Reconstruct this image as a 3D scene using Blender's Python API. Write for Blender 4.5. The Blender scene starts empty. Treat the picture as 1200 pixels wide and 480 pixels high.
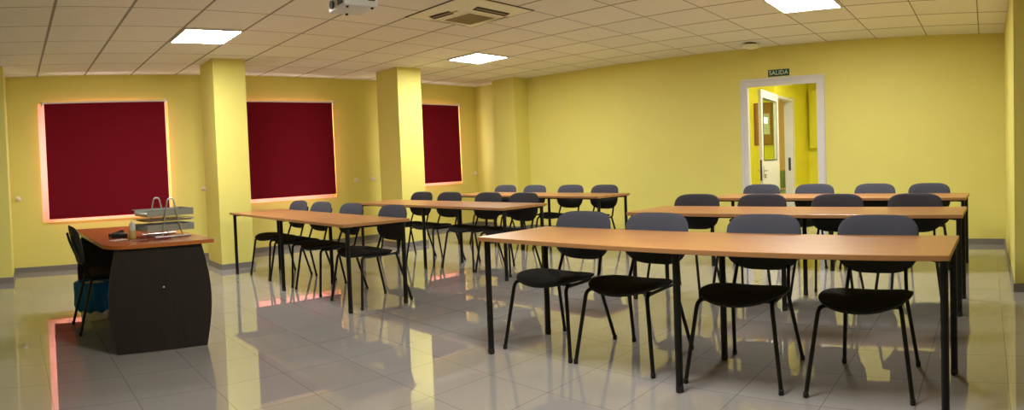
import bpy, bmesh, math, random
from mathutils import Vector, Matrix
random.seed(7)
scn = bpy.context.scene
C = scn.collection
K = 1.09            # metres per survey unit
SH = 0.0865         # the room is a slight parallelogram: cross walls lean by this slope
H = 2.409 * K       # ceiling height
PI = math.pi

# ------------------------------------------------------------------ camera
cd = bpy.data.cameras.new('camera')
cam = bpy.data.objects.new('camera', cd); C.objects.link(cam); scn.camera = cam
F = 771.01; V0 = 212.41
cd.type = 'PANO'
cd.panorama_type = 'CENTRAL_CYLINDRICAL'
cd.central_cylindrical_range_u_min = -600.0 / F
cd.central_cylindrical_range_u_max = 600.0 / F
cd.central_cylindrical_range_v_min = (V0 - 480.0) / F
cd.central_cylindrical_range_v_max = V0 / F
cd.central_cylindrical_radius = 1.0
cd.clip_start = 0.05; cd.clip_end = 200
yaw, pit, rol = 0.848586, -0.0306095, -0.0387873
f = Vector((math.sin(yaw), math.cos(yaw), 0)); r = Vector((math.cos(yaw), -math.sin(yaw), 0)); u = Vector((0, 0, 1))
f2 = f * math.cos(pit) + u * math.sin(pit); u2 = u * math.cos(pit) - f * math.sin(pit)
r3 = r * math.cos(rol) + u2 * math.sin(rol); u3 = u2 * math.cos(rol) - r * math.sin(rol)
M = Matrix((r3, u3, -f2)).transposed().to_4x4()
M.translation = Vector((-0.16901, -4.27644, 1.09162)) * K
cam.matrix_world = M

# ------------------------------------------------------------------ world, exposure
w = bpy.data.worlds.new('sky'); scn.world = w; w.use_nodes = True
w.node_tree.nodes['Background'].inputs[0].default_value = (0.85, 0.92, 1.0, 1)
w.node_tree.nodes['Background'].inputs[1].default_value = 1.0
vs = scn.view_settings
vs.view_transform = 'Standard'; vs.look = 'None'; vs.gamma = 1.0; vs.use_curve_mapping = False
vs.exposure = 2.27
LAMP = 14.0            # ceiling lamp panel emission
DAY = 4.8             # daylight outside each window, watts

# ------------------------------------------------------------------ materials
def newmat(name):
    m = bpy.data.materials.new(name); m.use_nodes = True
    nt = m.node_tree; b = nt.nodes['Principled BSDF']
    return m, nt, b
def N(nt, t, **kw):
    n = nt.nodes.new(t)
    for k, v in kw.items():
        if k.startswith('i_'):
            n.inputs[k[2:].replace('_', ' ')].default_value = v
        else: setattr(n, k, v)
    return n
def L(nt, a, b): nt.links.new(a, b)
def simple(name, col, rough=0.5, metal=0.0, noise=0.0, scale=40, bump=0.0, bscale=200, spec=0.5, emit=None):
    m, nt, b = newmat(name)
    b.inputs['Base Color'].default_value = (*col, 1); b.inputs['Roughness'].default_value = rough
    b.inputs['Metallic'].default_value = metal; b.inputs['Specular IOR Level'].default_value = spec
    tc = N(nt, 'ShaderNodeTexCoord')
    if noise:
        n = N(nt, 'ShaderNodeTexNoise'); n.inputs['Scale'].default_value = scale; n.inputs['Detail'].default_value = 4
        L(nt, tc.outputs['Object'], n.inputs['Vector'])
        r_ = N(nt, 'ShaderNodeMapRange'); r_.inputs['To Min'].default_value = 1 - noise; r_.inputs['To Max'].default_value = 1 + noise
        L(nt, n.outputs['Fac'], r_.inputs['Value'])
        mx = N(nt, 'ShaderNodeVectorMath', operation='SCALE'); mx.inputs[0].default_value = col
        L(nt, r_.outputs[0], mx.inputs['Scale']); L(nt, mx.outputs[0], b.inputs['Base Color'])
    if bump:
        n = N(nt, 'ShaderNodeTexNoise'); n.inputs['Scale'].default_value = bscale; n.inputs['Detail'].default_value = 3
        L(nt, tc.outputs['Object'], n.inputs['Vector'])
        bp = N(nt, 'ShaderNodeBump'); bp.inputs['Strength'].default_value = bump; bp.inputs['Distance'].default_value = 0.002
        L(nt, n.outputs['Fac'], bp.inputs['Height']); L(nt, bp.outputs[0], b.inputs['Normal'])
    if emit:
        b.inputs['Emission Color'].default_value = (*emit[0], 1); b.inputs['Emission Strength'].default_value = emit[1]
    return m

def wood(name, c1, c2, rough, axis=1, scale=3.0, spec=0.5):
    m, nt, b = newmat(name)
    tc = N(nt, 'ShaderNodeTexCoord'); mp = N(nt, 'ShaderNodeMapping')
    s = [22.0, 22.0, 22.0]; s[axis] = 1.2
    mp.inputs['Scale'].default_value = s
    L(nt, tc.outputs['Object'], mp.inputs['Vector'])
    n = N(nt, 'ShaderNodeTexNoise'); n.inputs['Scale'].default_value = scale; n.inputs['Detail'].default_value = 6; n.inputs['Distortion'].default_value = 0.6
    L(nt, mp.outputs[0], n.inputs['Vector'])
    cr = N(nt, 'ShaderNodeValToRGB'); cr.color_ramp.elements[0].position = 0.3; cr.color_ramp.elements[1].position = 0.7
    cr.color_ramp.elements[0].color = (*c1, 1); cr.color_ramp.elements[1].color = (*c2, 1)
    L(nt, n.outputs['Fac'], cr.inputs[0]); L(nt, cr.outputs[0], b.inputs['Base Color'])
    b.inputs['Roughness'].default_value = rough; b.inputs['Specular IOR Level'].default_value = spec
    return m

def grid_mat(name, base, line, tu, tv, ou, ov, wu, wv, rough, speck, speckscale, spec, ior=1.5, bump=0.0, vary=0.0):
    """tiles on a grid that follows the walls: u runs with x - SH*y, v with y (world metres)"""
    m, nt, b = newmat(name)
    g = N(nt, 'ShaderNodeNewGeometry'); sp = N(nt, 'ShaderNodeSeparateXYZ'); L(nt, g.outputs['Position'], sp.inputs[0])
    def mth(op, a, c=None, d=None):
        n = N(nt, 'ShaderNodeMath', operation=op)
        for i, v in enumerate((a, c, d)):
            if v is None: continue
            if isinstance(v, (int, float)): n.inputs[i].default_value = v
            else: L(nt, v, n.inputs[i])
        return n.outputs[0]
    uu = mth('DIVIDE', mth('SUBTRACT', mth('SUBTRACT', sp.outputs[0], mth('MULTIPLY', sp.outputs[1], SH)), ou * K), tu * K)
    vv = mth('DIVIDE', mth('SUBTRACT', sp.outputs[1], ov * K), tv * K)
    def lin(x, t, wd):
        d = mth('MULTIPLY', mth('ABSOLUTE', mth('SUBTRACT', mth('FRACT', mth('ADD', x, 0.5)), 0.5)), t * K)
        n = N(nt, 'ShaderNodeMapRange'); n.inputs['From Min'].default_value = wd * 0.35; n.inputs['From Max'].default_value = wd * 0.65
        n.inputs['To Min'].default_value = 1; n.inputs['To Max'].default_value = 0
        L(nt, d, n.inputs['Value']); return n.outputs[0]
    ln = mth('MAXIMUM', lin(uu, tu, wu), lin(vv, tv, wv))
    tc = N(nt, 'ShaderNodeTexCoord')
    n = N(nt, 'ShaderNodeTexNoise'); n.inputs['Scale'].default_value = speckscale; n.inputs['Detail'].default_value = 3
    L(nt, g.outputs['Position'], n.inputs['Vector'])
    mr = N(nt, 'ShaderNodeMapRange'); mr.inputs['From Min'].default_value = 0.3; mr.inputs['From Max'].default_value = 0.7
    mr.inputs['To Min'].default_value = 1 - speck; mr.inputs['To Max'].default_value = 1 + speck
    L(nt, n.outputs['Fac'], mr.inputs['Value'])
    fac = mr.outputs[0]
    if vary:
        cx = N(nt, 'ShaderNodeCombineXYZ'); L(nt, mth('FLOOR', uu), cx.inputs[0]); L(nt, mth('FLOOR', vv), cx.inputs[1])
        wn = N(nt, 'ShaderNodeTexWhiteNoise'); wn.noise_dimensions = '2D'; L(nt, cx.outputs[0], wn.inputs['Vector'])
        fac = mth('MULTIPLY', fac, mth('ADD', mth('MULTIPLY', wn.outputs['Value'], vary * 2), 1 - vary))
    sc = N(nt, 'ShaderNodeVectorMath', operation='SCALE'); sc.inputs[0].default_value = base; L(nt, fac, sc.inputs['Scale'])
    mx = N(nt, 'ShaderNodeMix', data_type='RGBA'); L(nt, ln, mx.inputs[0]); L(nt, sc.outputs[0], mx.inputs[6]); mx.inputs[7].default_value = (*line, 1)
    L(nt, mx.outputs[2], b.inputs['Base Color'])
    b.inputs['Roughness'].default_value = rough; b.inputs['Specular IOR Level'].default_value = spec; b.inputs['IOR'].default_value = ior
    if bump:
        bp = N(nt, 'ShaderNodeBump'); bp.inputs['Strength'].default_value = bump; bp.inputs['Distance'].default_value = 0.003; bp.invert = True
        L(nt, ln, bp.inputs['Height']); L(nt, bp.outputs[0], b.inputs['Normal'])
    return m

M_WALL = simple('yellow_paint', (0.77, 0.695, 0.185), 0.55, noise=0.03, scale=3, bump=0.25, bscale=120, spec=0.3)
M_PILLAR = M_WALL
M_REVEAL = simple('cream_window_surround', (0.85, 0.80, 0.74), 0.5)
M_CORR = simple('corridor_yellow_paint', (0.84, 0.76, 0.05), 0.5, noise=0.03, scale=3, bump=0.2, spec=0.3)
M_WARM = simple('warm_yellow_paint', (0.88, 0.62, 0.16), 0.5, noise=0.03, scale=3, spec=0.3)
M_BASE = simple('grey_skirting_tile', (0.20, 0.18, 0.165), 0.3, noise=0.12, scale=60)
M_FLOOR = grid_mat('polished_floor_tile', (0.31, 0.29, 0.275), (0.17, 0.155, 0.14), 0.411, 0.403, 0.36, 0.065, 0.0045, 0.0045, 0.004, 0.12, 170, 0.5, ior=2.3, bump=0.0, vary=0.025)
M_CEIL = grid_mat('ceiling_tile', (0.88, 0.85, 0.76), (0.36, 0.31, 0.24), 0.6, 0.6, 0.0, 0.0, 0.026, 0.013, 0.9, 0.05, 90, 0.1, bump=0.6, vary=0.03)
M_WHITE = simple('white_lacquer', (0.72, 0.70, 0.70), 0.35, noise=0.02, scale=10)
M_PLASTIC = simple('ivory_plastic', (0.94, 0.92, 0.70), 0.45, noise=0.02, scale=10)
M_GRILLE = simple('grille_plastic', (0.34, 0.27, 0.13), 0.6)
M_DARK = simple('dark_slot_and_shade', (0.03, 0.025, 0.02), 0.7)  # air slots, and painted shade at the ceiling gaps
M_TABLE = wood('beech_laminate', (0.42, 0.188, 0.064), (0.51, 0.245, 0.094), 0.33, 1)
M_EDGE = simple('table_edge_band', (0.40, 0.19, 0.07), 0.45)
M_DESKTOP = wood('cherry_laminate', (0.36, 0.095, 0.022), (0.47, 0.14, 0.035), 0.25, 1)
M_WENGE = wood('wenge_laminate', (0.012, 0.008, 0.006), (0.020, 0.013, 0.010), 0.5, 2, spec=0.3)
M_METAL = simple('black_powder_coat', (0.005, 0.005, 0.005), 0.45, spec=0.3)
M_FABRIC = simple('charcoal_fabric', (0.062, 0.065, 0.088), 0.85, noise=0.35, scale=350, bump=0.8, bscale=500, spec=0.2)
M_SEAT = simple('black_fabric', (0.022, 0.021, 0.020), 0.85, noise=0.35, scale=350, bump=0.8, bscale=500, spec=0.2)
M_GREENF = simple('green_fabric', (0.30, 0.42, 0.15), 0.85, noise=0.2, scale=200)
M_CAP = simple('black_rubber', (0.01, 0.01, 0.01), 0.7)
M_SILVER = simple('silver_wire', (0.55, 0.56, 0.55), 0.35, 0.85)
M_TRAY = simple('grey_tray_mesh', (0.40, 0.42, 0.41), 0.35, 0.6)
M_PAPER = simple('white_paper', (0.75, 0.74, 0.70), 0.8, noise=0.03, scale=20)
M_PINK = simple('pink_paper', (0.62, 0.36, 0.34), 0.8, noise=0.03, scale=20)
M_YELLOWP = simple('yellow_card', (0.62, 0.50, 0.16), 0.7, noise=0.03, scale=20)
M_REDP = simple('red_plastic', (0.35, 0.02, 0.03), 0.4)
M_BLACKP = simple('black_plastic', (0.012, 0.013, 0.018), 0.35)
M_BAG = simple('blue_bin_liner', (0.003, 0.27, 0.74), 0.32, noise=0.2, scale=12)
M_CORK = simple('brown_cork', (0.42, 0.19, 0.05), 0.8, noise=0.15, scale=60)
M_WOODFR = simple('wooden_frame', (0.30, 0.12, 0.03), 0.5)
M_GREEN = simple('sign_green', (0.004, 0.05, 0.022), 0.4)
M_SIGNW = simple('sign_lettering', (0.55, 0.66, 0.55), 0.5)
M_LAMP = simple('lamp_diffuser', (0.9, 0.9, 0.9), 0.5, emit=((1.0, 0.99, 0.94), LAMP))
M_PROJ = simple('projector_white', (0.70, 0.73, 0.74), 0.4)
M_LENS = simple('projector_vent', (0.05, 0.05, 0.045), 0.5)
M_HOOK = simple('cleat_white', (0.9, 0.78, 0.72), 0.4)

def fabric_blind():
    m = bpy.data.materials.new('red_blind_fabric'); m.use_nodes = True; nt = m.node_tree; nt.nodes.clear()
    o = N(nt, 'ShaderNodeOutputMaterial'); d = N(nt, 'ShaderNodeBsdfDiffuse'); t = N(nt, 'ShaderNodeBsdfTranslucent'); mx = N(nt, 'ShaderNodeMixShader')
    tc = N(nt, 'ShaderNodeTexCoord'); n = N(nt, 'ShaderNodeTexNoise'); n.inputs['Scale'].default_value = 300
    L(nt, tc.outputs['Object'], n.inputs['Vector'])
    mr = N(nt, 'ShaderNodeMapRange'); mr.inputs['To Min'].default_value = 0.8; mr.inputs['To Max'].default_value = 1.2
    L(nt, n.outputs['Fac'], mr.inputs['Value'])
    s = N(nt, 'ShaderNodeVectorMath', operation='SCALE'); s.inputs[0].default_value = (0.19, 0.009, 0.018); L(nt, mr.outputs[0], s.inputs['Scale'])
    L(nt, s.outputs[0], d.inputs['Color'])
    t.inputs['Color'].default_value = (0.16, 0.008, 0.012, 1)
    mx.inputs[0].default_value = 0.02
    L(nt, d.outputs[0], mx.inputs[1]); L(nt, t.outputs[0], mx.inputs[2]); L(nt, mx.outputs[0], o.inputs[0])
    return m
M_BLIND = fabric_blind()
M_BOUNCE = simple('pink_bounce_layer', (0.85, 0.30, 0.30), 0.7)  # pinkish so that daylight leaking round the blinds glows pink
def glass_mat(name, col, alpha):
    m = bpy.data.materials.new(name); m.use_nodes = True; nt = m.node_tree; nt.nodes.clear()
    o = N(nt, 'ShaderNodeOutputMaterial'); a = N(nt, 'ShaderNodeBsdfTransparent'); g = N(nt, 'ShaderNodeBsdfGlossy'); mx = N(nt, 'ShaderNodeMixShader')
    a.inputs[0].default_value = (*col, 1); g.inputs['Roughness'].default_value = 0.03; mx.inputs[0].default_value = alpha
    L(nt, a.outputs[0], mx.inputs[1]); L(nt, g.outputs[0], mx.inputs[2]); L(nt, mx.outputs[0], o.inputs[0])
    return m
M_GLASS = glass_mat('window_glass', (0.96, 0.98, 0.98), 0.06)
M_DGLASS = glass_mat('door_glass', (0.90, 0.97, 0.80), 0.04)

# ------------------------------------------------------------------ mesh helpers
def W(x, y, z=0.0): return Vector((x * K, y * K, z * K))
def emptyobj(name, loc=(0, 0, 0), rz=0.0, parent=None):
    o = bpy.data.objects.new(name, None); C.objects.link(o); o.location = loc; o.rotation_euler = (0, 0, rz); o.empty_display_size = 0.1
    if parent: o.parent = parent
    return o
def obj(name, bm, mat, parent=None, smooth=False, loc=None, rz=None):
    bmesh.ops.recalc_face_normals(bm, faces=bm.faces[:])
    me = bpy.data.meshes.new(name); bm.to_mesh(me); bm.free()
    mats = mat if isinstance(mat, (list, tuple)) else [mat]
    for m in mats: me.materials.append(m)
    if smooth:
        me.polygons.foreach_set('use_smooth', [True] * len(me.polygons)); me.set_sharp_from_angle(angle=math.radians(38))
    o = bpy.data.objects.new(name, me); C.objects.link(o)
    if parent: o.parent = parent
    if loc is not None: o.location = loc
    if rz is not None: o.rotation_euler = (0, 0, rz)
    return o
def tag(o, label, cat, group=None, kind=None):
    if label: o['label'] = label
    if cat: o['category'] = cat
    if group: o['group'] = group
    if kind: o['kind'] = kind
    return o
def struct(name, bm, mat, parent=None, smooth=False):
    o = obj(name, bm, mat, parent, smooth)
    if parent is None: o['kind'] = 'structure'
    return o
def BM(): return bmesh.new()
def prism(bm, pts, z0, z1, mi=0):
    """vertical prism over a plan polygon (metres)"""
    lo = [bm.verts.new((p[0], p[1], z0)) for p in pts]; hi = [bm.verts.new((p[0], p[1], z1)) for p in pts]
    n = len(pts); fs = [bm.faces.new(lo[::-1]), bm.faces.new(hi)]
    for i in range(n): fs.append(bm.faces.new((lo[i], lo[(i + 1) % n], hi[(i + 1) % n], hi[i])))
    for q in fs: q.material_index = mi
    return fs
def box(bm, x0, x1, y0, y1, z0, z1, bev=0.0, mi=0):
    x0, x1 = min(x0, x1), max(x0, x1); y0, y1 = min(y0, y1), max(y0, y1); z0, z1 = min(z0, z1), max(z0, z1)
    g = bmesh.ops.create_cube(bm, size=1.0); v = g['verts']
    for q in v: q.co = Vector(((x0 + x1) / 2 + q.co.x * (x1 - x0), (y0 + y1) / 2 + q.co.y * (y1 - y0), (z0 + z1) / 2 + q.co.z * (z1 - z0)))
    fs = {q for a in v for q in a.link_faces}
    for q in fs: q.material_index = mi
    if bev:
        es = list({e for a in v for e in a.link_edges})
        bmesh.ops.bevel(bm, geom=es, offset=bev, segments=2, affect='EDGES', profile=0.5)
def shbox(bm, x0, x1, y0, y1, z0, z1, mi=0):
    """box in survey units whose x faces follow the leaning cross walls"""
    pts = [W(x0 + SH * y0, y0), W(x1 + SH * y0, y0), W(x1 + SH * y1, y1), W(x0 + SH * y1, y1)]
    return prism(bm, [(p.x, p.y) for p in pts], z0 * K, z1 * K, mi)
def wallseg(bm, a, b, th, z0, z1, mi=0):
    """wall from a to b (survey units), thickness th on the left-hand side of a->b"""
    a = Vector(a); b = Vector(b); d = (b - a).normalized(); n = Vector((-d.y, d.x)) * th
    pts = [a, b, b + n, a + n]
    return prism(bm, [(p.x * K, p.y * K) for p in pts], z0 * K, z1 * K, mi)
def tube(bm, pts, rad, seg=10, mi=0, bend=0.0, nb=5):
    pts = [Vector(p) for p in pts]
    if bend:
        q = [pts[0]]
        for i in range(1, len(pts) - 1):
            a = (pts[i - 1] - pts[i]); c = (pts[i + 1] - pts[i]); rr_ = min(bend, a.length * .45, c.length * .45)
            p0 = pts[i] + a.normalized() * rr_; p1 = pts[i] + c.normalized() * rr_
            for k in range(nb + 1):
                t = k / nb; q.append(p0 * (1 - t) ** 2 + pts[i] * 2 * t * (1 - t) + p1 * t * t)
        q.append(pts[-1]); pts = q
    rings = []; prev = None
    for i, p in enumerate(pts):
        if i == 0: d = pts[1] - p
        elif i == len(pts) - 1: d = p - pts[i - 1]
        else: d = (pts[i + 1] - p).normalized() + (p - pts[i - 1]).normalized()
        d.normalize()
        if prev is None:
            up = Vector((0, 0, 1)) if abs(d.z) < 0.9 else Vector((1, 0, 0))
            a = d.cross(up).normalized()
        else:
            a = (prev - d * prev.dot(d)).normalized()
        prev = a; b = d.cross(a)
        rr_ = rad[i] if isinstance(rad, (list, tuple)) else rad
        rings.append([bm.verts.new(p + (a * math.cos(2 * PI * k / seg) + b * math.sin(2 * PI * k / seg)) * rr_) for k in range(seg)])
    fs = []
    for i in range(len(rings) - 1):
        for k in range(seg): fs.append(bm.faces.new((rings[i][k], rings[i][(k + 1) % seg], rings[i + 1][(k + 1) % seg], rings[i + 1][k])))
    fs.append(bm.faces.new(rings[0][::-1])); fs.append(bm.faces.new(rings[-1]))
    for q in fs: q.material_index = mi
def lathe(bm, prof, c=(0, 0, 0), seg=28, mi=0):
    rings = []
    for r_, z in prof: rings.append([bm.verts.new((c[0] + r_ * math.cos(2 * PI * k / seg), c[1] + r_ * math.sin(2 * PI * k / seg), c[2] + z)) for k in range(seg)])
    fs = []
    for i in range(len(rings) - 1):
        for k in range(seg): fs.append(bm.faces.new((rings[i][k], rings[i][(k + 1) % seg], rings[i + 1][(k + 1) % seg], rings[i + 1][k])))
    fs.append(bm.faces.new(rings[0][::-1])); fs.append(bm.faces.new(rings[-1]))
    for q in fs: q.material_index = mi
def pad(bm, outline, ztop, zbot, rings=9, seg=44, place=lambda a, b, c: (a, b, c)):
    """cushion: outline(angle)->(a,b); ztop/zbot(a,b,r)->height; place maps (a,b,height) to xyz"""
    def layer(fn):
        R = []
        for i in range(1, rings + 1):
            rr_ = math.sin(i / rings * PI / 2)
            R.append([bm.verts.new(place(outline(2 * PI * k / seg)[0] * rr_, outline(2 * PI * k / seg)[1] * rr_, fn(outline(2 * PI * k / seg)[0] * rr_, outline(2 * PI * k / seg)[1] * rr_, rr_))) for k in range(seg)])
        c = bm.verts.new(place(0, 0, fn(0, 0, 0)))
        return c, R
    tcn, T = layer(ztop); bcn, B = layer(zbot)
    for cc, RR in ((tcn, T), (bcn, B)):
        for k in range(seg): bm.faces.new((cc, RR[0][k], RR[0][(k + 1) % seg]))
        for i in range(rings - 1):
            for k in range(seg): bm.faces.new((RR[i][k], RR[i][(k + 1) % seg], RR[i + 1][(k + 1) % seg], RR[i + 1][k]))
    for k in range(seg): bm.faces.new((T[-1][k], T[-1][(k + 1) % seg], B[-1][(k + 1) % seg], B[-1][k]))

# ------------------------------------------------------------------ room shell (survey units)
YW = 3.787; XB = 7.762; YR = -4.485; XC = 4.83
XN = -2.2; YN = -6.3; HS = 2.409
def xd(y): return XB + SH * y        # x of the door wall at y
bm = BM(); prism(bm, [W(XN - .3, YN - .3), W(14, YN - .3), W(14, YW + .3), W(XN - .3, YW + .3)], -0.1, 0.0); struct('floor', bm, M_FLOOR)
bm = BM(); prism(bm, [W(XN - .3, YN - .3), W(14, YN - .3), W(14, YW + .3), W(XN - .3, YW + .3)], H, H + 0.1); struct('ceiling', bm, M_CEIL)
# left wall with three window openings
wins = [(0.915, 2.60, 0.60, 2.072), (3.44, 5.13, 0.675, 2.065), (6.13, 7.70, 0.745, 2.078)]
TH = 0.26
bm = BM(); x = XN - .3
for a, b, z0, z1 in wins:
    box(bm, x * K, a * K, YW * K, (YW + TH) * K, 0, H)
    box(bm, a * K, b * K, YW * K, (YW + TH) * K, 0, z0 * K); box(bm, a * K, b * K, YW * K, (YW + TH) * K, z1 * K, H)
    x = b
box(bm, x * K, 9.0 * K, YW * K, (YW + TH) * K, 0, H)
struct('wall_left', bm, M_WALL)
for i, (a, b, z0, z1) in enumerate(wins):
    bm = BM(); y0 = (YW + 0.09) * K; y1 = (YW + 0.14) * K; fr = 0.17
    A, B, Z0, Z1 = a * K, b * K, z0 * K, z1 * K
    box(bm, A, A + fr, y0, y1, Z0, Z1); box(bm, B - fr, B, y0, y1, Z0, Z1); mid = (A + B) / 2
    box(bm, A + fr, B - fr, y0, y1, Z0, Z0 + fr); box(bm, A + fr, B - fr, y0, y1, Z1 - fr, Z1); box(bm, mid - .03, mid + .03, y0, y1, Z0 + fr, Z1 - fr)
    wf = struct('window_%d' % (i + 1), bm, M_REVEAL)
    bm = BM(); box(bm, A + fr, mid - .03, y0 + .02, y0 + .026, Z0 + fr, Z1 - fr); box(bm, mid + .03, B - fr, y0 + .02, y0 + .026, Z0 + fr, Z1 - fr); obj('pane', bm, M_GLASS, wf)
    ld = bpy.data.lights.new('daylight', 'AREA'); ld.shape = 'RECTANGLE'; ld.size = B - A; ld.size_y = Z1 - Z0; ld.energy = DAY * (B - A) * (Z1 - Z0); ld.color = (1.0, 0.74, 0.72)
    lo = bpy.data.objects.new('daylight', ld); C.objects.link(lo); lo.location = ((A + B) / 2, (YW + TH + .15) * K, (Z0 + Z1) / 2); lo.rotation_euler = (-PI / 2, 0, 0)
# far wall with doorway (leans by SH)
dy0, dy1, dz = -2.252, -1.33, 1.925
oy0, oy1, oz = -2.30, -1.28, 1.97
WT = 0.045
bm = BM()
shbox(bm, XB, XB + WT, YR - .2, oy0, 0, HS); shbox(bm, XB, XB + WT, oy1, YW, 0, HS); shbox(bm, XB, XB + WT, oy0, oy1, oz, HS)
struct('wall_far', bm, M_WALL)
# right wall: a projecting block makes the far part of the room narrower
bm = BM(); prism(bm, [W(XC, YR), W(XC, YN), W(7.6, YN), W(7.6, YR)], 0, H); struct('wall_right', bm, M_WALL)
bm = BM(); box(bm, XN * K, XC * K, (YN - .15) * K, YN * K, 0, H); struct('wall_near', bm, M_WALL)
bm = BM(); box(bm, (XN - .15) * K, XN * K, YN * K, YW * K, 0, H); struct('wall_rear', bm, M_WALL)
# pillars
PL = [((0.0, 0.44), 3.02, YW, 0.09), ((2.758, 3.163), 2.605, 3.13, 0.055), ((5.352, 5.762), 2.535, 3.07, 0.055), ((7.645, None), 2.495, 3.0, 0.045)]
bh = 0.063
for i, ((a, b), y0, y1, lean) in enumerate(PL):
    if b is None: pts = [(a, y0), (xd(y0) + .02, y0), (xd(y1) + .02, y1), (a + lean, y1)]
    else: pts = [(a, y0), (b, y0), (b + lean, y1), (a + lean, y1)]
    bm = BM(); prism(bm, [W(*p) for p in pts], 0, H); p_ = struct('pillar_%d' % (i + 1), bm, M_PILLAR)
    e = 0.012
    q = [(pts[0][0] - e, y0 - e), (pts[1][0] + (e if b else 0), y0 - e), (pts[2][0] + (e if b else 0), y1 + (e if i else 0)), (pts[3][0] - e, y1 + (e if i else 0))]
    bm = BM(); prism(bm, [W(*p) for p in q], 0, bh * K); obj('baseboard', bm, M_BASE, p_)
# skirting
bm = BM(); box(bm, .55 * K, 8.07 * K, (YW - .012) * K, YW * K, 0, bh * K); box(bm, XN * K, 0 * K, (YW - .012) * K, YW * K, 0, bh * K); struct('baseboard_left', bm, M_BASE)
bm = BM(); shbox(bm, XB - .012, XB, YR + .012, -2.345, 0, bh); shbox(bm, XB - .012, XB, -1.21, 2.48, 0, bh); shbox(bm, XB - .012, XB, 3.02, YW - .012, 0, bh); struct('baseboard_far', bm, M_BASE)
bm = BM(); box(bm, (XC - .012) * K, (XB + SH * YR - .012) * K, YR * K, (YR + .012) * K, 0, bh * K); box(bm, (XC - .012) * K, XC * K, YN * K, YR * K, 0, bh * K); struct('baseboard_right', bm, M_BASE)
# doorway casing
bm = BM()
def casing(bm, x0, x1, ya, yb, zt, wd, lip=0.0):
    shbox(bm, x0, x1, ya - wd, ya, 0, zt + wd); shbox(bm, x0, x1, yb, yb + wd, 0, zt + wd); shbox(bm, x0, x1, ya, yb, zt, zt + wd)
casing(bm, XB - .018, XB, dy0, dy1, dz, 0.10)
casing(bm, XB, XB + WT, dy0, dy1, dz, 0.045)
casing(bm, XB - .028, XB - .018, dy0 - .065, dy1 + .065, dz + .065, 0.022)
d1 = struct('door_1', bm, M_WHITE)

# ------------------------------------------------------------------ corridor and the room beyond
XF = 9.25; YC = -1.16; XE = 11.1
bm = BM(); box(bm, XF * K, (XF + .05) * K, (YC + .1) * K, 1.5 * K, 0, H); struct('wall_corridor_front', bm, M_CORR)
bm = BM()
box(bm, XF * K, 9.32 * K, YC * K, (YC + .1) * K, 0, H); box(bm, 10.09 * K, XE * K, YC * K, (YC + .1) * K, 0, H); box(bm, 9.32 * K, 10.09 * K, YC * K, (YC + .1) * K, 1.945 * K, H)
struct('wall_corridor_left', bm, M_CORR)
bm = BM(); box(bm, XE * K, (XE + .1) * K, -3.4 * K, (YC + .1) * K, 0, H); struct('wall_corridor_end', bm, M_CORR)
bm = BM(); box(bm, 7.5 * K, 11.2 * K, -3.5 * K, -3.4 * K, 0, H); struct('wall_corridor_right', bm, M_CORR)
bm = BM(); box(bm, 7.9 * K, 9.3 * K, 1.5 * K, 1.6 * K, 0, H); struct('wall_corridor_back', bm, M_CORR)
bm = BM(); box(bm, 12.2 * K, 12.3 * K, (YC) * K, 2.5 * K, 0, H); box(bm, 9.3 * K, 12.2 * K, 2.5 * K, 2.6 * K, 0, H); box(bm, XE * K + .1, 12.3 * K, YC * K, (YC + .1) * K, 0, H); struct('wall_next_room', bm, M_WARM)
bm = BM()
for (a, b) in ((9.34 - .05, 9.34), (10.06, 10.06 + .05)): box(bm, a * K, b * K, (YC - .02) * K, (YC + .12) * K, 0, 1.92 * K)
box(bm, 9.29 * K, 10.11 * K, (YC - .02) * K, (YC + .12) * K, 1.92 * K, 1.96 * K)
for (a, b) in ((9.26, 9.29), (10.11, 10.17)): box(bm, a * K, b * K, (YC - .02) * K, YC * K, 0, 1.98 * K)
d2 = struct('door_2', bm, M_WHITE)
bm = BM(); box(bm, 10.054 * K, 10.06 * K, (YC + .02) * K, (YC + .06) * K, 0.80 * K, 1.01 * K); obj('strike_plate', bm, M_LENS, d2)
# the open leaf
hx, hy = 9.21 * K, -1.20 * K; nx, ny = 8.20 * K, -1.288 * K
Lw = math.hypot(nx - hx, ny - hy); ang = math.atan2(ny - hy, nx - hx)
leaf = emptyobj('open_door', (hx, hy, 0), ang)
tag(leaf, 'white door leaf with tall glass panel standing open in the corridor', 'door')
bm = BM(); lt = 1.955 * K; g0, g1, gz0, gz1 = 0.16 * Lw, Lw - 0.11, 1.0 * K, 1.83 * K
box(bm, 0, g0, -.022, .022, .01, lt); box(bm, g1, Lw, -.022, .022, .01, lt); box(bm, g0, g1, -.022, .022, .01, gz0); box(bm, g0, g1, -.022, .022, gz1, lt)
obj('leaf', bm, M_WHITE, leaf)
bm = BM()
for s in (-1, 1):
    yy0, yy1 = s * .022, s * .028
    box(bm, g0 - .015, g0, yy0, yy1, gz0 - .015, gz1 + .015); box(bm, g1, g1 + .015, yy0, yy1, gz0 - .015, gz1 + .015)
    box(bm, g0, g1, yy0, yy1, gz0 - .015, gz0); box(bm, g0, g1, yy0, yy1, gz1, gz1 + .015)
obj('glazing_bead', bm, M_BLACKP, leaf)
bm = BM(); box(bm, g0, g1, -.004, .004, gz0, gz1); gp = obj('glass_panel', bm, M_DGLASS, leaf)
for s in (-1, 1):
    bm = BM(); box(bm, Lw * .60, Lw * .60 + .26, s * .0045, s * .0065, 1.50 * K, 1.59 * K); obj('notice', bm, M_PAPER, gp)
bm = BM(); box(bm, Lw, Lw + .004, -.013, .013, .72 * K, 1.0 * K); obj('lock_plate', bm, M_LENS, leaf)
bm = BM()
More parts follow.
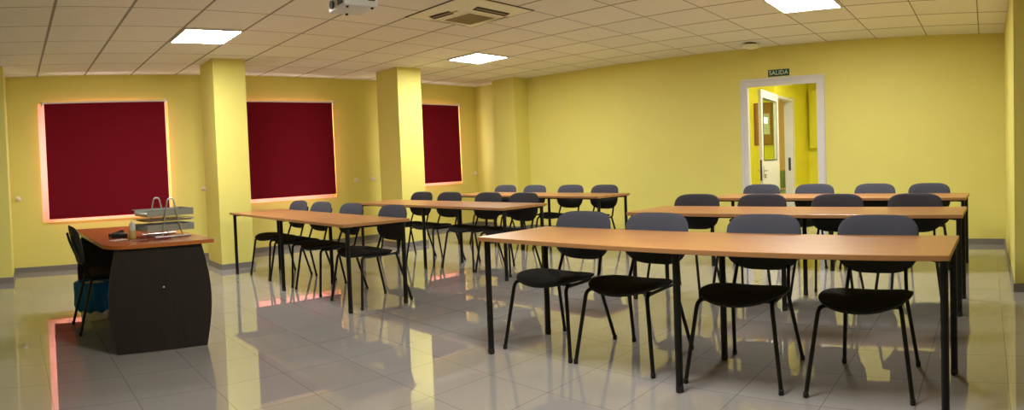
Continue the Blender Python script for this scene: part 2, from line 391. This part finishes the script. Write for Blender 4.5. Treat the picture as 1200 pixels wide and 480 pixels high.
for s in (-1, 1):
    tube(bm, [(Lw - .07, s * .022, .93), (Lw - .07, s * .065, .93), (Lw - .18, s * .065, .93)], .009, 8, bend=.02)
    box(bm, Lw - .09, Lw - .05, s * .022, s * .027, .83, 1.0)
hd = obj('handle', bm, M_SILVER, leaf, True)
bm = BM(); lathe(bm, [(.016, -.004), (.016, .004)], (0, 0, 0), 12); tube(bm, [(0, 0, -.01), (0, 0, -.05)], .005, 6); tube(bm, [(.012, 0, -.01), (.02, 0, -.045)], .005, 6)
kk = obj('keys', bm, M_BLACKP, leaf); kk.location = (Lw - .07, .05, .87)
# notice board on the corridor wall
nb = emptyobj('notice_board', ((XF - .002) * K, -0.97 * K, 1.53 * K))
tag(nb, 'wood framed cork notice board on the corridor wall beyond the doorway', 'notice board')
bw, bhh = .30 * K / 2, .64 * K / 2
bm = BM()
for s in (-1, 1): box(bm, -.02, 0, s * bw, s * (bw - .025), -bhh, bhh); box(bm, -.02, 0, -bw + .025, bw - .025, s * bhh, s * (bhh - .025))
obj('frame', bm, M_WOODFR, nb)
bm = BM(); box(bm, -.012, 0, -bw + .025, bw - .025, -bhh + .025, bhh - .025); obj('board', bm, M_CORK, nb)
bm = BM(); box(bm, -.016, -.012, -.11, .045, -.17, .17); obj('sheet', bm, M_PAPER, nb)
# boxed-in duct on the end wall
bm = BM(); box(bm, (XE - .12) * K, XE * K, -1.75 * K, -1.215 * K, 1.16 * K, 2.17 * K, bev=.006); tag(struct('trim_1', bm, M_CORR), None, None)
# corridor and next-room lamps (ceiling panels out of view above the doorway)
M_LAMP2 = simple('corridor_lamp_diffuser', (0.9, 0.9, 0.9), 0.5, emit=((1.0, 0.985, 0.90), LAMP * .38))
def lamp_panel(x0, x1, y0, y1, label, shear=True):
    xm, ym = (x0 + x1) / 2 + (SH * (y0 + y1) / 2 if shear else 0), (y0 + y1) / 2
    o = emptyobj('ceiling_lamp', (xm * K, ym * K, H - .012)); tag(o, label, 'ceiling lamp')
    hw, hd_ = (x1 - x0) / 2 * K, (y1 - y0) / 2 * K; s = SH if shear else 0
    def P(x, y): return (x + s * y, y)
    e = .018
    bm = BM()
    prism(bm, [P(-hw + e, -hd_ + e), P(hw - e, -hd_ + e), P(hw - e, hd_ - e), P(-hw + e, hd_ - e)], 0, .006)
    obj('diffuser', bm, M_LAMP if shear else M_LAMP2, o)
    bm = BM()
    for (a, b, c, d) in ((-hw, hw, -hd_, -hd_ + e), (-hw, hw, hd_ - e, hd_), (-hw, -hw + e, -hd_ + e, hd_ - e), (hw - e, hw, -hd_ + e, hd_ - e)):
        prism(bm, [P(a, c), P(b, c), P(b, d), P(a, d)], -.004, .012)
    obj('frame', bm, M_WHITE, o)
    return o
g = .012
lamp_panel(1.8 + g, 2.4 - g, 1.2 + g, 1.8 - g, 'square lit ceiling panel nearest the desk and the first pillar')
lamp_panel(5.4 + g, 6.0 - g, 1.2 + g, 1.8 - g, 'square lit ceiling panel between the second pillar and the air conditioner')
lamp_panel(5.4 + g, 6.0 - g, -3.0 + g, -2.4 - g, 'square lit ceiling panel above the middle table on the right')
lamp_panel(1.8 + g, 2.4 - g, -3.0 + g, -2.4 - g, 'square lit ceiling panel overhead in front of the nearest right table')
lamp_panel(8.35, 8.95, .1, .7, 'unseen ceiling panel added to brighten the corridor near the notice board', False)  # extra lamp added out of view to brighten corridor and board
CORR_LAMPS = [lamp_panel(8.3, 9.1, -2.7, -1.9, 'lit ceiling panel in the corridor just beyond the doorway', False)]
lamp_panel(10.2, 10.8, .4, 1.0, 'unseen ceiling panel added to light the room beyond the corridor', False)  # lamp put in out of sight to light the far room

# ------------------------------------------------------------------ roller blinds
def blind(a, b, z0, z1, label, yy=YW - .075):
    o = emptyobj('roller_blind', (a * K, yy * K, z1 * K)); tag(o, label, 'blind', 'dark red roller blinds on the left wall')
    wd, ht = (b - a) * K, (z1 - z0) * K
    bm = BM(); nx_, nz_ = 26, 26
    def P(i, j, off):
        s, t = i / nx_, j / nz_
        y = .012 * math.sin(t * PI) * math.sin(s * 5 + t * 2) * t + .010 * t * t * math.sin(s * 9 + 1) - .012 * t
        return bm.verts.new((s * wd, y + off, -t * ht))
    fr = [[P(i, j, -.0006) for j in range(nz_ + 1)] for i in range(nx_ + 1)]
    for i in range(nx_):
        for j in range(nz_): bm.faces.new((fr[i][j], fr[i + 1][j], fr[i + 1][j + 1], fr[i][j + 1]))
    fb = obj('fabric', bm, M_BLIND, o, True)
    bm = BM(); bk = [[P(i, j, .0012) for j in range(nz_ + 1)] for i in range(nx_ + 1)]
    for i in range(nx_):
        for j in range(nz_): bm.faces.new((bk[i][j], bk[i + 1][j], bk[i + 1][j + 1], bk[i][j + 1]))
    obj('bounce_layer', bm, M_BOUNCE, o, True)  # unseen back layer added to bounce pinkish daylight onto the wall
    bm = BM(); tube(bm, [(-.02, .02, .004), (wd + .02, .02, .004)], .018, 14); obj('roller_tube', bm, M_WHITE, o, True)
    for xx in (-.026, wd + .022):
        bm = BM(); box(bm, xx, xx + .006, -.008, .074 * K, -.02, .035, .001); box(bm, xx - .01, xx + .016, .07 * K, .0745 * K, -.02, .035); obj('bracket', bm, M_WHITE, o)
    bm = BM(); box(bm, 0, wd, -.016, -.008, -ht - .006, -ht + .012, .002); obj('bottom_bar', bm, M_BLIND, o)
    return o
blind(.985, 2.535, .645, 2.055, 'dark red roller blind behind the desk, leftmost of the three')
blind(3.50, 5.065, .735, 2.045, 'dark red roller blind between the first and second yellow pillars')
blind(6.20, 7.60, .795, 2.06, 'dark red roller blind right of the second pillar, the farthest one')
# blind cord cleats on the wall
for xx, lb in ((3.053, 'small pale cord cleat on the wall beside the first pillar'), (5.484, 'small pale cord cleat on the wall right of the middle blind'),
               (5.80, 'small pale cord cleat close to the left side of the second pillar'), (8.022, 'small pale cord cleat right of the farthest blind'), (.62, 'small pale cord cleat at the left edge beside the first blind')):
    o = emptyobj('cord_cleat', (xx * K, YW * K, .91 * K)); tag(o, lb, 'cleat', 'cord cleats on the left wall')
    bm = BM(); tube(bm, [(0, 0, 0), (0, -.012, 0)], .034, 14); tube(bm, [(0, -.012, 0), (0, -.05, 0)], .010, 10); tube(bm, [(-.035, -.052, .012), (0, -.047, 0), (.035, -.052, -.012)], .009, 10)
    obj('hook', bm, M_HOOK, o, True)

# ------------------------------------------------------------------ chairs
PAD_SEG = 40
def se(t, a, b, n): # superellipse
    c, s = math.cos(t), math.sin(t)
    return a * math.copysign(abs(c) ** (2 / n), c), b * math.copysign(abs(s) ** (2 / n), s)
def make_chair(label, fab, seatm, group):
    """faces -x; the rear feet stand on x=0"""
    o = emptyobj('classroom_chair'); tag(o, label, 'chair', group)
    # seat cushion
    def out(t):
        a, b = se(t, .222, .236, 2.7)
        if a > 0: b *= 1 - .10 * (a / .222) ** 2          # narrower at the rear
        return a, b
    def base(a, b): return .448 + .026 * (b / .236) ** 2 - .020 * max(0, -a / .222) ** 3 * (1 - .3 * abs(b) / .236) - .012 * max(0, a / .222)
    bm = BM(); pad(bm, out, lambda a, b, r_: base(a, b) + .024 * (1 - r_ ** 5) ** .6, lambda a, b, r_: base(a, b) - .030 * (1 - r_ ** 5) ** .5 , 9, PAD_SEG, lambda a, b, c: (a - .285, b, c))
    obj('seat', bm, seatm, o, True)
    # backrest
    def outb(t):
        a, b = se(t, .229, .1575, 4.0 if math.sin(t) > 0 else 3.1)
        if b < 0: a *= 1 - .05 * (b / .1575) ** 2
        return a, b
    def bx(a, b): return .034 + .20 * b - .032 * (a / .229) ** 2
    bm = BM(); pad(bm, outb, lambda a, b, r_: bx(a, b) - .016 * (1 - r_ ** 5) ** .5, lambda a, b, r_: bx(a, b) + .014 * (1 - r_ ** 6) ** .5, 8, PAD_SEG, lambda a, b, c: (c, a, .680 + b))
    obj('backrest', bm, fab, o, True)
    for s in (-1, 1):
        bm = BM(); tube(bm, [(-.500, s * .262, .012), (-.447, s * .205, .432), (-.36, s * .185, .424)], .0115, 10, bend=.05)
        lg = obj('leg', bm, M_METAL, o, True)
        bm = BM(); lathe(bm, [(.011, 0), (.014, .004), (.014, .026), (.0118, .028)], (-.500, s * .262, 0), 12); obj('foot_cap', bm, M_CAP, lg, True)
        bm = BM(); tube(bm, [(.046, s * .21, .012), (-.070, s * .165, .428)], .0115, 10); lg = obj('leg', bm, M_METAL, o, True)
        bm = BM(); lathe(bm, [(.011, 0), (.014, .004), (.014, .026), (.0118, .028)], (.046, s * .21, 0), 12); obj('foot_cap', bm, M_CAP, lg, True)
        bm = BM(); tube(bm, [(-.11, s * .168, .424), (-.052, s * .166, .43), (-.020, s * .158, .52), (.054, s * .150, .70), (.070, s * .148, .77)], .0105, 10, bend=.04)
        obj('back_support', bm, M_METAL, o, True)
    bm = BM()
    for s in (-1, 1): tube(bm, [(-.37, s * .185, .424), (-.09, s * .167, .424)], .0105, 8)
    tube(bm, [(-.36, -.185, .424), (-.36, .185, .424)], .009, 8); tube(bm, [(-.13, -.17, .424), (-.13, .17, .424)], .009, 8)
    obj('seat_frame', bm, M_METAL, o, True)
    return o
def dup(o, loc, rz, label, group=None):
    r_ = o.copy(); C.objects.link(r_); r_.location = loc; r_.rotation_euler = (0, 0, rz); r_['label'] = label
    if group: r_['group'] = group
    for ch in list(o.children):
        c = ch.copy(); C.objects.link(c); c.parent = r_
        for g_ in list(ch.children):
            d = g_.copy(); C.objects.link(d); d.parent = c
    return r_
proto = make_chair('', M_FABRIC, M_SEAT, 'chairs at the tables')
used = [False]
def place_chair(x, y, rz, label, group):
    if not used[0]:
        used[0] = True; proto.location = W(x, y); proto.rotation_euler = (0, 0, rz); proto['label'] = label; proto['group'] = group; return proto
    return dup(proto, W(x, y), rz, label, group)
ORD = ['leftmost', 'second from left', 'third from left', 'rightmost']
rows = [
 ('nearest right-hand table', 'chairs at the nearest right table', 2.752, -2.905, -1.2, [-1.950, -2.468, -3.118, -3.728], .0),
 ('middle right-hand table', 'chairs at the middle right table', 4.380, -2.895, -1.0, [-1.953, -2.527, -3.14, -3.739], .0),
 ('farthest right-hand table', 'chairs at the farthest right table', 5.915, -2.87, -1.5, [-1.972, -2.547, -3.17, -3.711], .0),
 ('nearest left-hand table', 'chairs at the nearest left table', 2.935, .975, -4.0, [1.815, 1.303, .715, .038], .0),
 ('middle left-hand table', 'chairs at the middle left table', 4.59, .930, -3.0, [1.745, 1.225, .582, .061], .035),
 ('farthest left-hand table', 'chairs at the farthest left table', 6.17, .935, -4.0, [1.798, 1.244, .624, .088], .01)]
for nm, gp_, x0, y0, a, ys, dx in rows:
    sl = math.tan(-math.radians(a))
    for i, y in enumerate(ys):
        place_chair(x0 + .322 + dx + sl * (y - y0), y, random.uniform(-.025, .025) + math.radians(a) * .8, 'charcoal padded chair at the %s, %s of its four' % (nm, ORD[i]), gp_)
dup(proto, W(.725, .487), PI - .05, 'charcoal padded teacher chair tucked behind the dark desk', 'chair at the desk')

# green chairs seen in the room beyond the corridor
gproto = make_chair('green padded chair in the far room, left of the two', M_GREENF, M_GREENF, 'green chairs in the far room')
gproto.location = W(10.75, -0.80); gproto.rotation_euler = (0, 0, .3)
dup(gproto, W(11.35, -0.66), .1, 'green padded chair in the far room, right of the two')

# ------------------------------------------------------------------ tables
def make_table(label, group):
    """long axis y; centre at origin"""
    o = emptyobj('classroom_table'); tag(o, label, 'table', group)
    hl, hd_, zt = 1.228 * K, .306 * K, .673 * K
    bm = BM(); box(bm, -hd_, hd_, -hl, hl, zt - .026, zt, .003)
    bmesh.ops.recalc_face_normals(bm, faces=bm.faces[:])
    for q in bm.faces:
        if abs(q.normal.z) < .9: q.material_index = 1
    obj('tabletop', bm, [M_TABLE, M_EDGE], o)
    for sx in (-1, 1):
        for yy in (-1.2 * K, 0, 1.2 * K):
            xx = sx * (hd_ - .055); y2 = yy
            bm = BM(); tube(bm, [(xx, y2, .02), (xx, y2, zt - .03)], .019, 14); box(bm, xx - .03, xx + .03, y2 - .03, y2 + .03, zt - .031, zt - .026)
            lg = obj('leg', bm, M_METAL, o, True)
            bm = BM(); lathe(bm, [(.015, 0), (.020, .004), (.0205, .03), (.0192, .034)], (xx, y2, 0), 14); obj('foot_cap', bm, M_CAP, lg, True)
    bm = BM(); i0 = hd_ - .17
    for sx in (-1, 1): box(bm, sx * i0 - .012, sx * i0 + .012, -hl + .09, hl - .09, zt - .05, zt - .026)
    for yy in (-hl + .10, -.05, .05, hl - .10): box(bm, -i0 + .012, i0 - .012, yy - .012, yy + .012, zt - .05, zt - .026)
    for sx in (-1, 1):
        for yy in (-1.2 * K, 0, 1.2 * K): tube(bm, [(sx * (i0), (abs(yy) - .10) * (1 if yy > 0 else -1) if yy else .0, zt - .038), (sx * (hd_ - .055), yy, zt - .040)], .009, 6)
    obj('underframe', bm, M_METAL, o)
    return o
tg = 'long classroom tables'
T = [(2.752, -2.905, -1.2, 'long beech-topped table with black legs, nearest one on the right'),
     (4.380, -2.895, -1.0, 'long beech-topped table with black legs, middle one on the right'),
     (5.915, -2.87, -1.5, 'long beech-topped table on the right, farthest, below the doorway'),
     (2.935, .990, -4.0, 'long beech-topped table with black legs, nearest on the left by the pillar'),
     (4.59, .930, -3.0, 'long beech-topped table with black legs, middle one on the left'),
     (6.17, .935, -4.0, 'long beech-topped table on the left, farthest, near the corner pillar')]
t0 = None
for x, y, a, lb in T:
    if t0 is None: t0 = make_table(lb, tg); t0.location = W(x, y); t0.rotation_euler = (0, 0, math.radians(a))
    else: dup(t0, W(x, y), math.radians(a), lb, tg)

# ------------------------------------------------------------------ teacher's desk
dk = emptyobj('teacher_desk', W(1.085, -.33), math.radians(-3.5)); tag(dk, 'dark wenge teacher desk with cherry top and bulging end panel', 'desk')
DZ = .68 * K; dw = .345 * K; dl = 1.58 * K
bm = BM()
pts = []
def arc(cx, cy, rx, ry, a0, a1, n=8):
    for k in range(n + 1):
        a = math.radians(a0 + (a1 - a0) * k / n); pts.append((cx + rx * math.cos(a), cy + ry * math.sin(a)))
arc(-dw + .13, .16 - .03, .13, .16, 180, 270); arc(dw - .02 + .02, -.01, .02, .02, 270, 360, 4)
pts.append((dw + .02, dl)); pts.append((-dw, dl))
prism(bm, pts, DZ - .026, DZ); obj('desktop', bm, M_DESKTOP, dk)
def endpanel(y):
    bm = BM(); n = 18; hw0, hb = .290 * K, .048 * K; zz = DZ - .026
    L_, R_ = [], []
    for k in range(n + 1):
        t = k / n; bl = hb * math.sin(PI * t) - .010 * t
        L_.append((-(hw0 + bl) - .004 * (1 - t), t * zz)); R_.append((hw0 + bl, t * zz))
    outl = L_ + R_[::-1]
    a = [bm.verts.new((p[0], y, p[1])) for p in outl]; b = [bm.verts.new((p[0], y + .03, p[1])) for p in outl]
    bm.faces.new(a); bm.faces.new(b[::-1])
    for i in range(len(outl)): bm.faces.new((a[i], a[(i + 1) % len(outl)], b[(i + 1) % len(outl)], b[i]))
    return bm
obj('end_panel', endpanel(0.0), M_WENGE, dk); obj('end_panel', endpanel(dl - .07), M_WENGE, dk)
bm = BM(); box(bm, .235 * K, .235 * K + .02, .03, dl - .07, .2, DZ - .026); obj('modesty_panel', bm, M_WENGE, dk)
bm = BM(); lathe(bm, [(.006, 0), (.006, .003)], (0, 0, 0), 12); sc_ = obj('screw_cap', bm, M_WHITE, dk); sc_.rotation_euler = (PI / 2, 0, 0); sc_.location = (.02, 0, .40 * K)

# letter tray tower on the desk
zt = DZ
tr = emptyobj('letter_tray_rack', W(1.268, .10, 0) + Vector((0, 0, zt)), math.radians(4)); tag(tr, 'silver wire letter tray rack with papers on the desk', 'letter tray')
tw, td = .172 * K, .13 * K
for s in (-1, 1):
    bm = BM(); tube(bm, [(-.075, s * td, .006), (-.045, s * td, .18), (-.022, s * td, .288), (.022, s * td, .288), (.045, s * td, .18), (.090, s * td, .006)], .0058, 8, bend=.045)
    obj('side_frame', bm, M_SILVER, tr, True)
    bm = BM(); tube(bm, [(-.13, s * td * 1.0, .006), (.15, s * td, .006)], .006, 8); obj('foot_bar', bm, M_SILVER, tr, True)
def tray(z, full=True):
    bm = BM(); h = .045 if full else .010
    x0, x1, y0, y1 = -tw, tw, -td + .006, td - .006
    tube(bm, [(x0 - .02, y0, z + h), (x0 + .02, y0, z + h), (x1, y0, z + h), (x1 + .01, y0 + .02, z + h), (x1 + .01, y1 - .02, z + h), (x1, y1, z + h), (x0 - .02, y1, z + h)], .003, 6)
    if full:
        for yy in (y0, y1 - .0015): box(bm, x0, x1, yy, yy + .0015, z, z + h)
        box(bm, x1 - .0015, x1, y0, y1, z, z + h)
    box(bm, x0, x1, y0, y1, z - .0015, z)
    t_ = obj('tray', bm, M_TRAY, tr)
    return t_
zs = [(.048, True), (.122, False), (.160, True)]
for z, fl in zs: tray(z, fl)
# papers inside the trays
def papers(z, n, mats, lab, dx=0):
    o = emptyobj('paper_stack', W(1.268, .10, 0) + Vector((0, 0, zt + z)), math.radians(4)); tag(o, lab, 'papers')
    zz = .0006
    for i in range(n):
        m = mats[i % len(mats)]; h = .004 + .003 * random.random(); a = random.uniform(-.008, .008)
        bm = BM(); box(bm, -tw + .012 + a + dx, tw - .015 + a + dx, -td + .016, td - .016, zz, zz + h); obj('bundle', bm, m, o); zz += h + .0003
papers(.048, 3, [M_PAPER, M_YELLOWP], 'stack of papers in the bottom tray of the rack')
papers(.122, 1, [M_CORK], 'thin brown folder in the middle tray of the rack')
papers(.160, 3, [M_PAPER], 'stack of white papers in the top tray of the rack')
# small items left of the rack
ax, ay = 1.235, .42
o = emptyobj('glue_bottle', W(1.035, .10) + Vector((0, 0, zt)), 0); tag(o, 'white glue bottle with yellow lower half beside the tray rack', 'bottle')
bm = BM(); lathe(bm, [(.024, 0), (.026, .004), (.026, .055), (.025, .058)], (0, 0, 0), 18); obj('label_band', bm, M_YELLOWP, o, True)
bm = BM(); lathe(bm, [(.025, .058), (.025, .10), (.018, .115), (.010, .118), (.009, .128)], (0, 0, 0), 18); obj('body', bm, M_PAPER, o, True)
o = emptyobj('stapler', W(.985, .34) + Vector((0, 0, zt)), .4); tag(o, 'black stapler on the desk left of the tray rack', 'stapler')
bm = BM(); box(bm, -.07, .07, -.019, .019, 0, .010, .003); obj('base', bm, M_BLACKP, o)
bm = BM(); prism(bm, [(-.07, -.016), (.065, -.014), (.065, .014), (-.07, .016)], .012, .026); bmesh.ops.transform(bm, matrix=Matrix.Rotation(-.18, 4, 'Y') @ Matrix.Translation((0, 0, .008)), verts=bm.verts[:]); obj('arm', bm, M_BLACKP, o)
bm = BM(); tube(bm, [(.06, -.018, .012), (.06, .018, .012)], .011, 10); obj('hinge', bm, M_BLACKP, o, True)
o = emptyobj('pencil_case', W(.975, .20) + Vector((0, 0, zt)), -.25); tag(o, 'black rounded pencil case lying between stapler and rack', 'pencil case')
bm = BM(); box(bm, -.075, .055, -.03, .03, 0, .036, .012); obj('case', bm, M_BLACKP, o, True)
bm = BM(); tube(bm, [(-.06, 0, .037), (.04, 0, .037)], .002, 6); obj('zip', bm, M_SILVER, o)
def sheet(x, y, rz, wx, wy, m, lab, z=0.0, cat='paper'):
    bm = BM(); n = 6
    g_ = [[bm.verts.new(((i / n - .5) * wx, (j / n - .5) * wy, .001 + .006 * math.sin(i * 1.3 + j) ** 2 * (i / n))) for j in range(n + 1)] for i in range(n + 1)]
    for i in range(n):
        for j in range(n): bm.faces.new((g_[i][j], g_[i + 1][j], g_[i + 1][j + 1], g_[i][j + 1]))
    bmesh.ops.solidify(bm, geom=bm.faces[:], thickness=.0008)
    o = obj('paper_sheet', bm, m, None, False, W(x, y) + Vector((0, 0, zt + .001 + z)), rz); tag(o, lab, cat)
sheet(.915, .02, .3, .12, .10, M_PAPER, 'small white paper at the left front of the desk')
sheet(1.02, -.10, -.2, .13, .09, M_PINK, 'small pinkish paper near the front edge of the desk')
sheet(1.17, -.14, .15, .12, .07, M_REDP, 'small red card in front of the tray rack')

# waste bin with blue liner, beside the desk
o = emptyobj('waste_bin', W(.895, .835)); tag(o, 'white waste bin with a big blue liner under the desk', 'bin')
bm = BM(); lathe(bm, [(.112, 0), (.118, .005), (.128, .20), (.134, .30), (.137, .305)], (0, 0, 0), 30); obj('bucket', bm, M_WHITE, o, True)
bm = BM(); seg = 60; prof = [(.146, .080), (.158, .09), (.166, .12), (.170, .2), (.168, .27), (.158, .315), (.140, .325), (.120, .318), (.11, .25)]
rings = []
for j, (r_, z) in enumerate(prof):
    rings.append([bm.verts.new(((r_ + (.008 * math.sin(k * 1.7 + j) + .006 * math.sin(k * .6 + j * 2)) * (1 if 0 < j < 7 else .6)) * math.cos(2 * PI * k / seg), (r_ + .007 * math.sin(k * 1.7 + j)) * math.sin(2 * PI * k / seg), z + (.012 * math.sin(k * .9) if j == 0 else 0))) for k in range(seg)])
for j in range(len(rings) - 1):
    for k in range(seg): bm.faces.new((rings[j][k], rings[j][(k + 1) % seg], rings[j + 1][(k + 1) % seg], rings[j + 1][k]))
bmesh.ops.solidify(bm, geom=bm.faces[:], thickness=.001)
obj('liner', bm, M_BAG, o, True)

# ------------------------------------------------------------------ ceiling equipment
# cassette air conditioner
ac = emptyobj('air_conditioner', W(3.985, -.195) + Vector((0, 0, H)), 0); tag(ac, 'square cream ceiling cassette air conditioner with brown grille', 'air conditioner')
ho, hi, dpt = .405 * K, .215 * K, .05 * K
def sq(h, z): return [(-h, -h, z), (h, -h, z), (h, h, z), (-h, h, z)]
bm = BM()
lv = [sq(ho, 0), sq(ho, -.007), sq(ho - .02, -.009), sq(hi + .008, -dpt), sq(hi, -dpt)]
vr = [[bm.verts.new((p[0] + SH * p[1], p[1], p[2])) for p in l] for l in lv]
for i in range(len(vr) - 1):
    for k in range(4): bm.faces.new((vr[i][k], vr[i][(k + 1) % 4], vr[i + 1][(k + 1) % 4], vr[i + 1][k]))
bm.faces.new(vr[-1]); bm.faces.new(vr[0][::-1])
obj('panel', bm, M_PLASTIC, ac)
# central intake grille with slats
gh = .165 * K
bm = BM()
for k in range(24):
    yy = -gh + (k + .5) * 2 * gh / 24; box(bm, -gh, gh, yy - .0045, yy + .0045, -dpt - .006, -dpt - .001)
box(bm, -gh, gh, -gh, gh, -dpt - .002, -dpt - .0005)
gr = obj('intake_grille', bm, M_GRILLE, ac)
bm = BM()
for s in (-1, 1): box(bm, s * gh, s * (gh + .03), -gh - .03, gh + .03, -dpt - .008, -dpt); box(bm, -gh, gh, s * gh, s * (gh + .03), -dpt - .008, -dpt)
obj('grille_frame', bm, M_PLASTIC, ac)
sl = (dpt - .009) / (ho - .02 - hi - .008)
def slab(bm, a, b, hl_, off, th_):
    za = -dpt + sl * (a - hi - .008) - off; zb = -dpt + sl * (b - hi - .008) - off
    v = [bm.verts.new(p) for p in ((-hl_, -b, zb), (hl_, -b, zb), (hl_, -a, za), (-hl_, -a, za), (-hl_, -b, zb + th_), (hl_, -b, zb + th_), (hl_, -a, za + th_), (-hl_, -a, za + th_))]
    for f_ in ((0, 1, 2, 3), (4, 5, 6, 7), (0, 1, 5, 4), (1, 2, 6, 5), (2, 3, 7, 6), (3, 0, 4, 7)): bm.faces.new([v[i] for i in f_])
for q in range(4):
    bm = BM(); slab(bm, hi + .022, hi + .088, .205 * K, .0012, .003)     # slot on the bevelled side
    s_ = obj('air_slot', bm, M_DARK, ac); s_.rotation_euler = (0, 0, q * PI / 2)
    bm = BM(); slab(bm, hi + .045, hi + .062, .19 * K, .0030, .0015); obj('louvre', bm, M_GRILLE, s_)
bm = BM()
for (a, b, c, d) in ((-ho - .022, ho + .022, -ho - .022, -ho + .01), (-ho - .022, ho + .022, ho - .01, ho + .022), (-ho - .022, -ho + .01, -ho, ho), (ho - .01, ho + .022, -ho, ho)):
    prism(bm, [(a + SH * c, c), (b + SH * c, c), (b + SH * d, d), (a + SH * d, d)], -.003, 0)
obj('shadow_gap_strip', bm, M_DARK, ac)  # dark strip stands in for the shadow gap around the panel
bm = BM(); box(bm, -.05, .05, gh + .035, gh + .05, -dpt - .012, -dpt - .002, .002); obj('badge', bm, M_WHITE, ac)

# projector hanging from the ceiling
PZ = 2.15 * K
pj = emptyobj('projector', W(2.413, -.651) + Vector((0, 0, PZ)), math.radians(-9)); tag(pj, 'white projector hanging from the ceiling at the top edge', 'projector')
bm = BM(); box(bm, -.135, .135, -.14, .14, 0, .10, .012); obj('body', bm, M_PROJ, pj, True)
bm = BM(); tube(bm, [(-.13, .06, .045), (-.150, .06, .045)], .030, 18); obj('lens', bm, M_LENS, pj, True)
bm = BM()
for k in range(6): box(bm, -.139, -.134, -.115 + k * .016, -.107 + k * .016, .02, .085)
obj('vent', bm, M_LENS, pj)
bm = BM(); box(bm, .05, .11, -.143, -.138, .04, .07); obj('socket_panel', bm, M_LENS, pj)
for sx, sy in ((-.10, -.11), (.10, -.11), (0, .11)):
    bm = BM(); lathe(bm, [(.010, -.012), (.012, 0)], (sx, sy, 0), 12); obj('foot', bm, M_BLACKP, pj, True)
bm = BM(); tube(bm, [(0, 0, .098), (0, 0, H - PZ)], .018, 12); lathe(bm, [(.06, 0), (.06, .012)], (0, 0, H - PZ - .012), 20); box(bm, -.09, .09, -.06, .06, .098, .105); obj('ceiling_mount', bm, M_WHITE, pj, True)

# smoke detector
sd = emptyobj('smoke_detector', W(7.28, -1.52) + Vector((0, 0, H)), 0); tag(sd, 'round white detector on the ceiling above the doorway', 'smoke detector')
bm = BM(); lathe(bm, [(.07, -.02), (.075, -.016), (.075, 0)], (0, 0, 0), 28); obj('base', bm, M_DARK, sd, True)  # dark colour paints in the shadow gap between cover and ceiling
bm = BM(); lathe(bm, [(.06, -.070), (.110, -.058), (.122, -.040), (.122, -.024), (.09, -.018)], (0, 0, 0), 28); obj('cover', bm, M_PLASTIC, sd, True)

# exit sign over the doorway
sg = emptyobj('exit_sign', W(xd(-1.76), -1.76, 2.078), math.atan2(1, SH) + PI); tag(sg, 'small green exit sign with pale letters above the doorway', 'sign')
sw, shh = .285 * K / 2, .083 * K / 2
bm = BM(); box(bm, -sw, sw, -.006, .0, -shh, shh, .001); obj('plate', bm, M_GREEN, sg)
cu = bpy.data.curves.new('lettering', 'FONT'); cu.body = 'SALIDA'; cu.align_x = 'CENTER'; cu.align_y = 'CENTER'; cu.size = .082; cu.extrude = .0008; cu.offset = .0012; cu.space_character = 1.05
tmp = bpy.data.objects.new('tmp', cu); C.objects.link(tmp); bpy.context.view_layer.update()
me = bpy.data.meshes.new_from_object(tmp.evaluated_get(bpy.context.evaluated_depsgraph_get())); bpy.data.objects.remove(tmp)
me.materials.clear(); me.materials.append(M_SIGNW)
lt_ = bpy.data.objects.new('lettering', me); C.objects.link(lt_); lt_.parent = sg; lt_.location = (0, -.0075, 0); lt_.rotation_euler = (PI / 2, 0, 0)
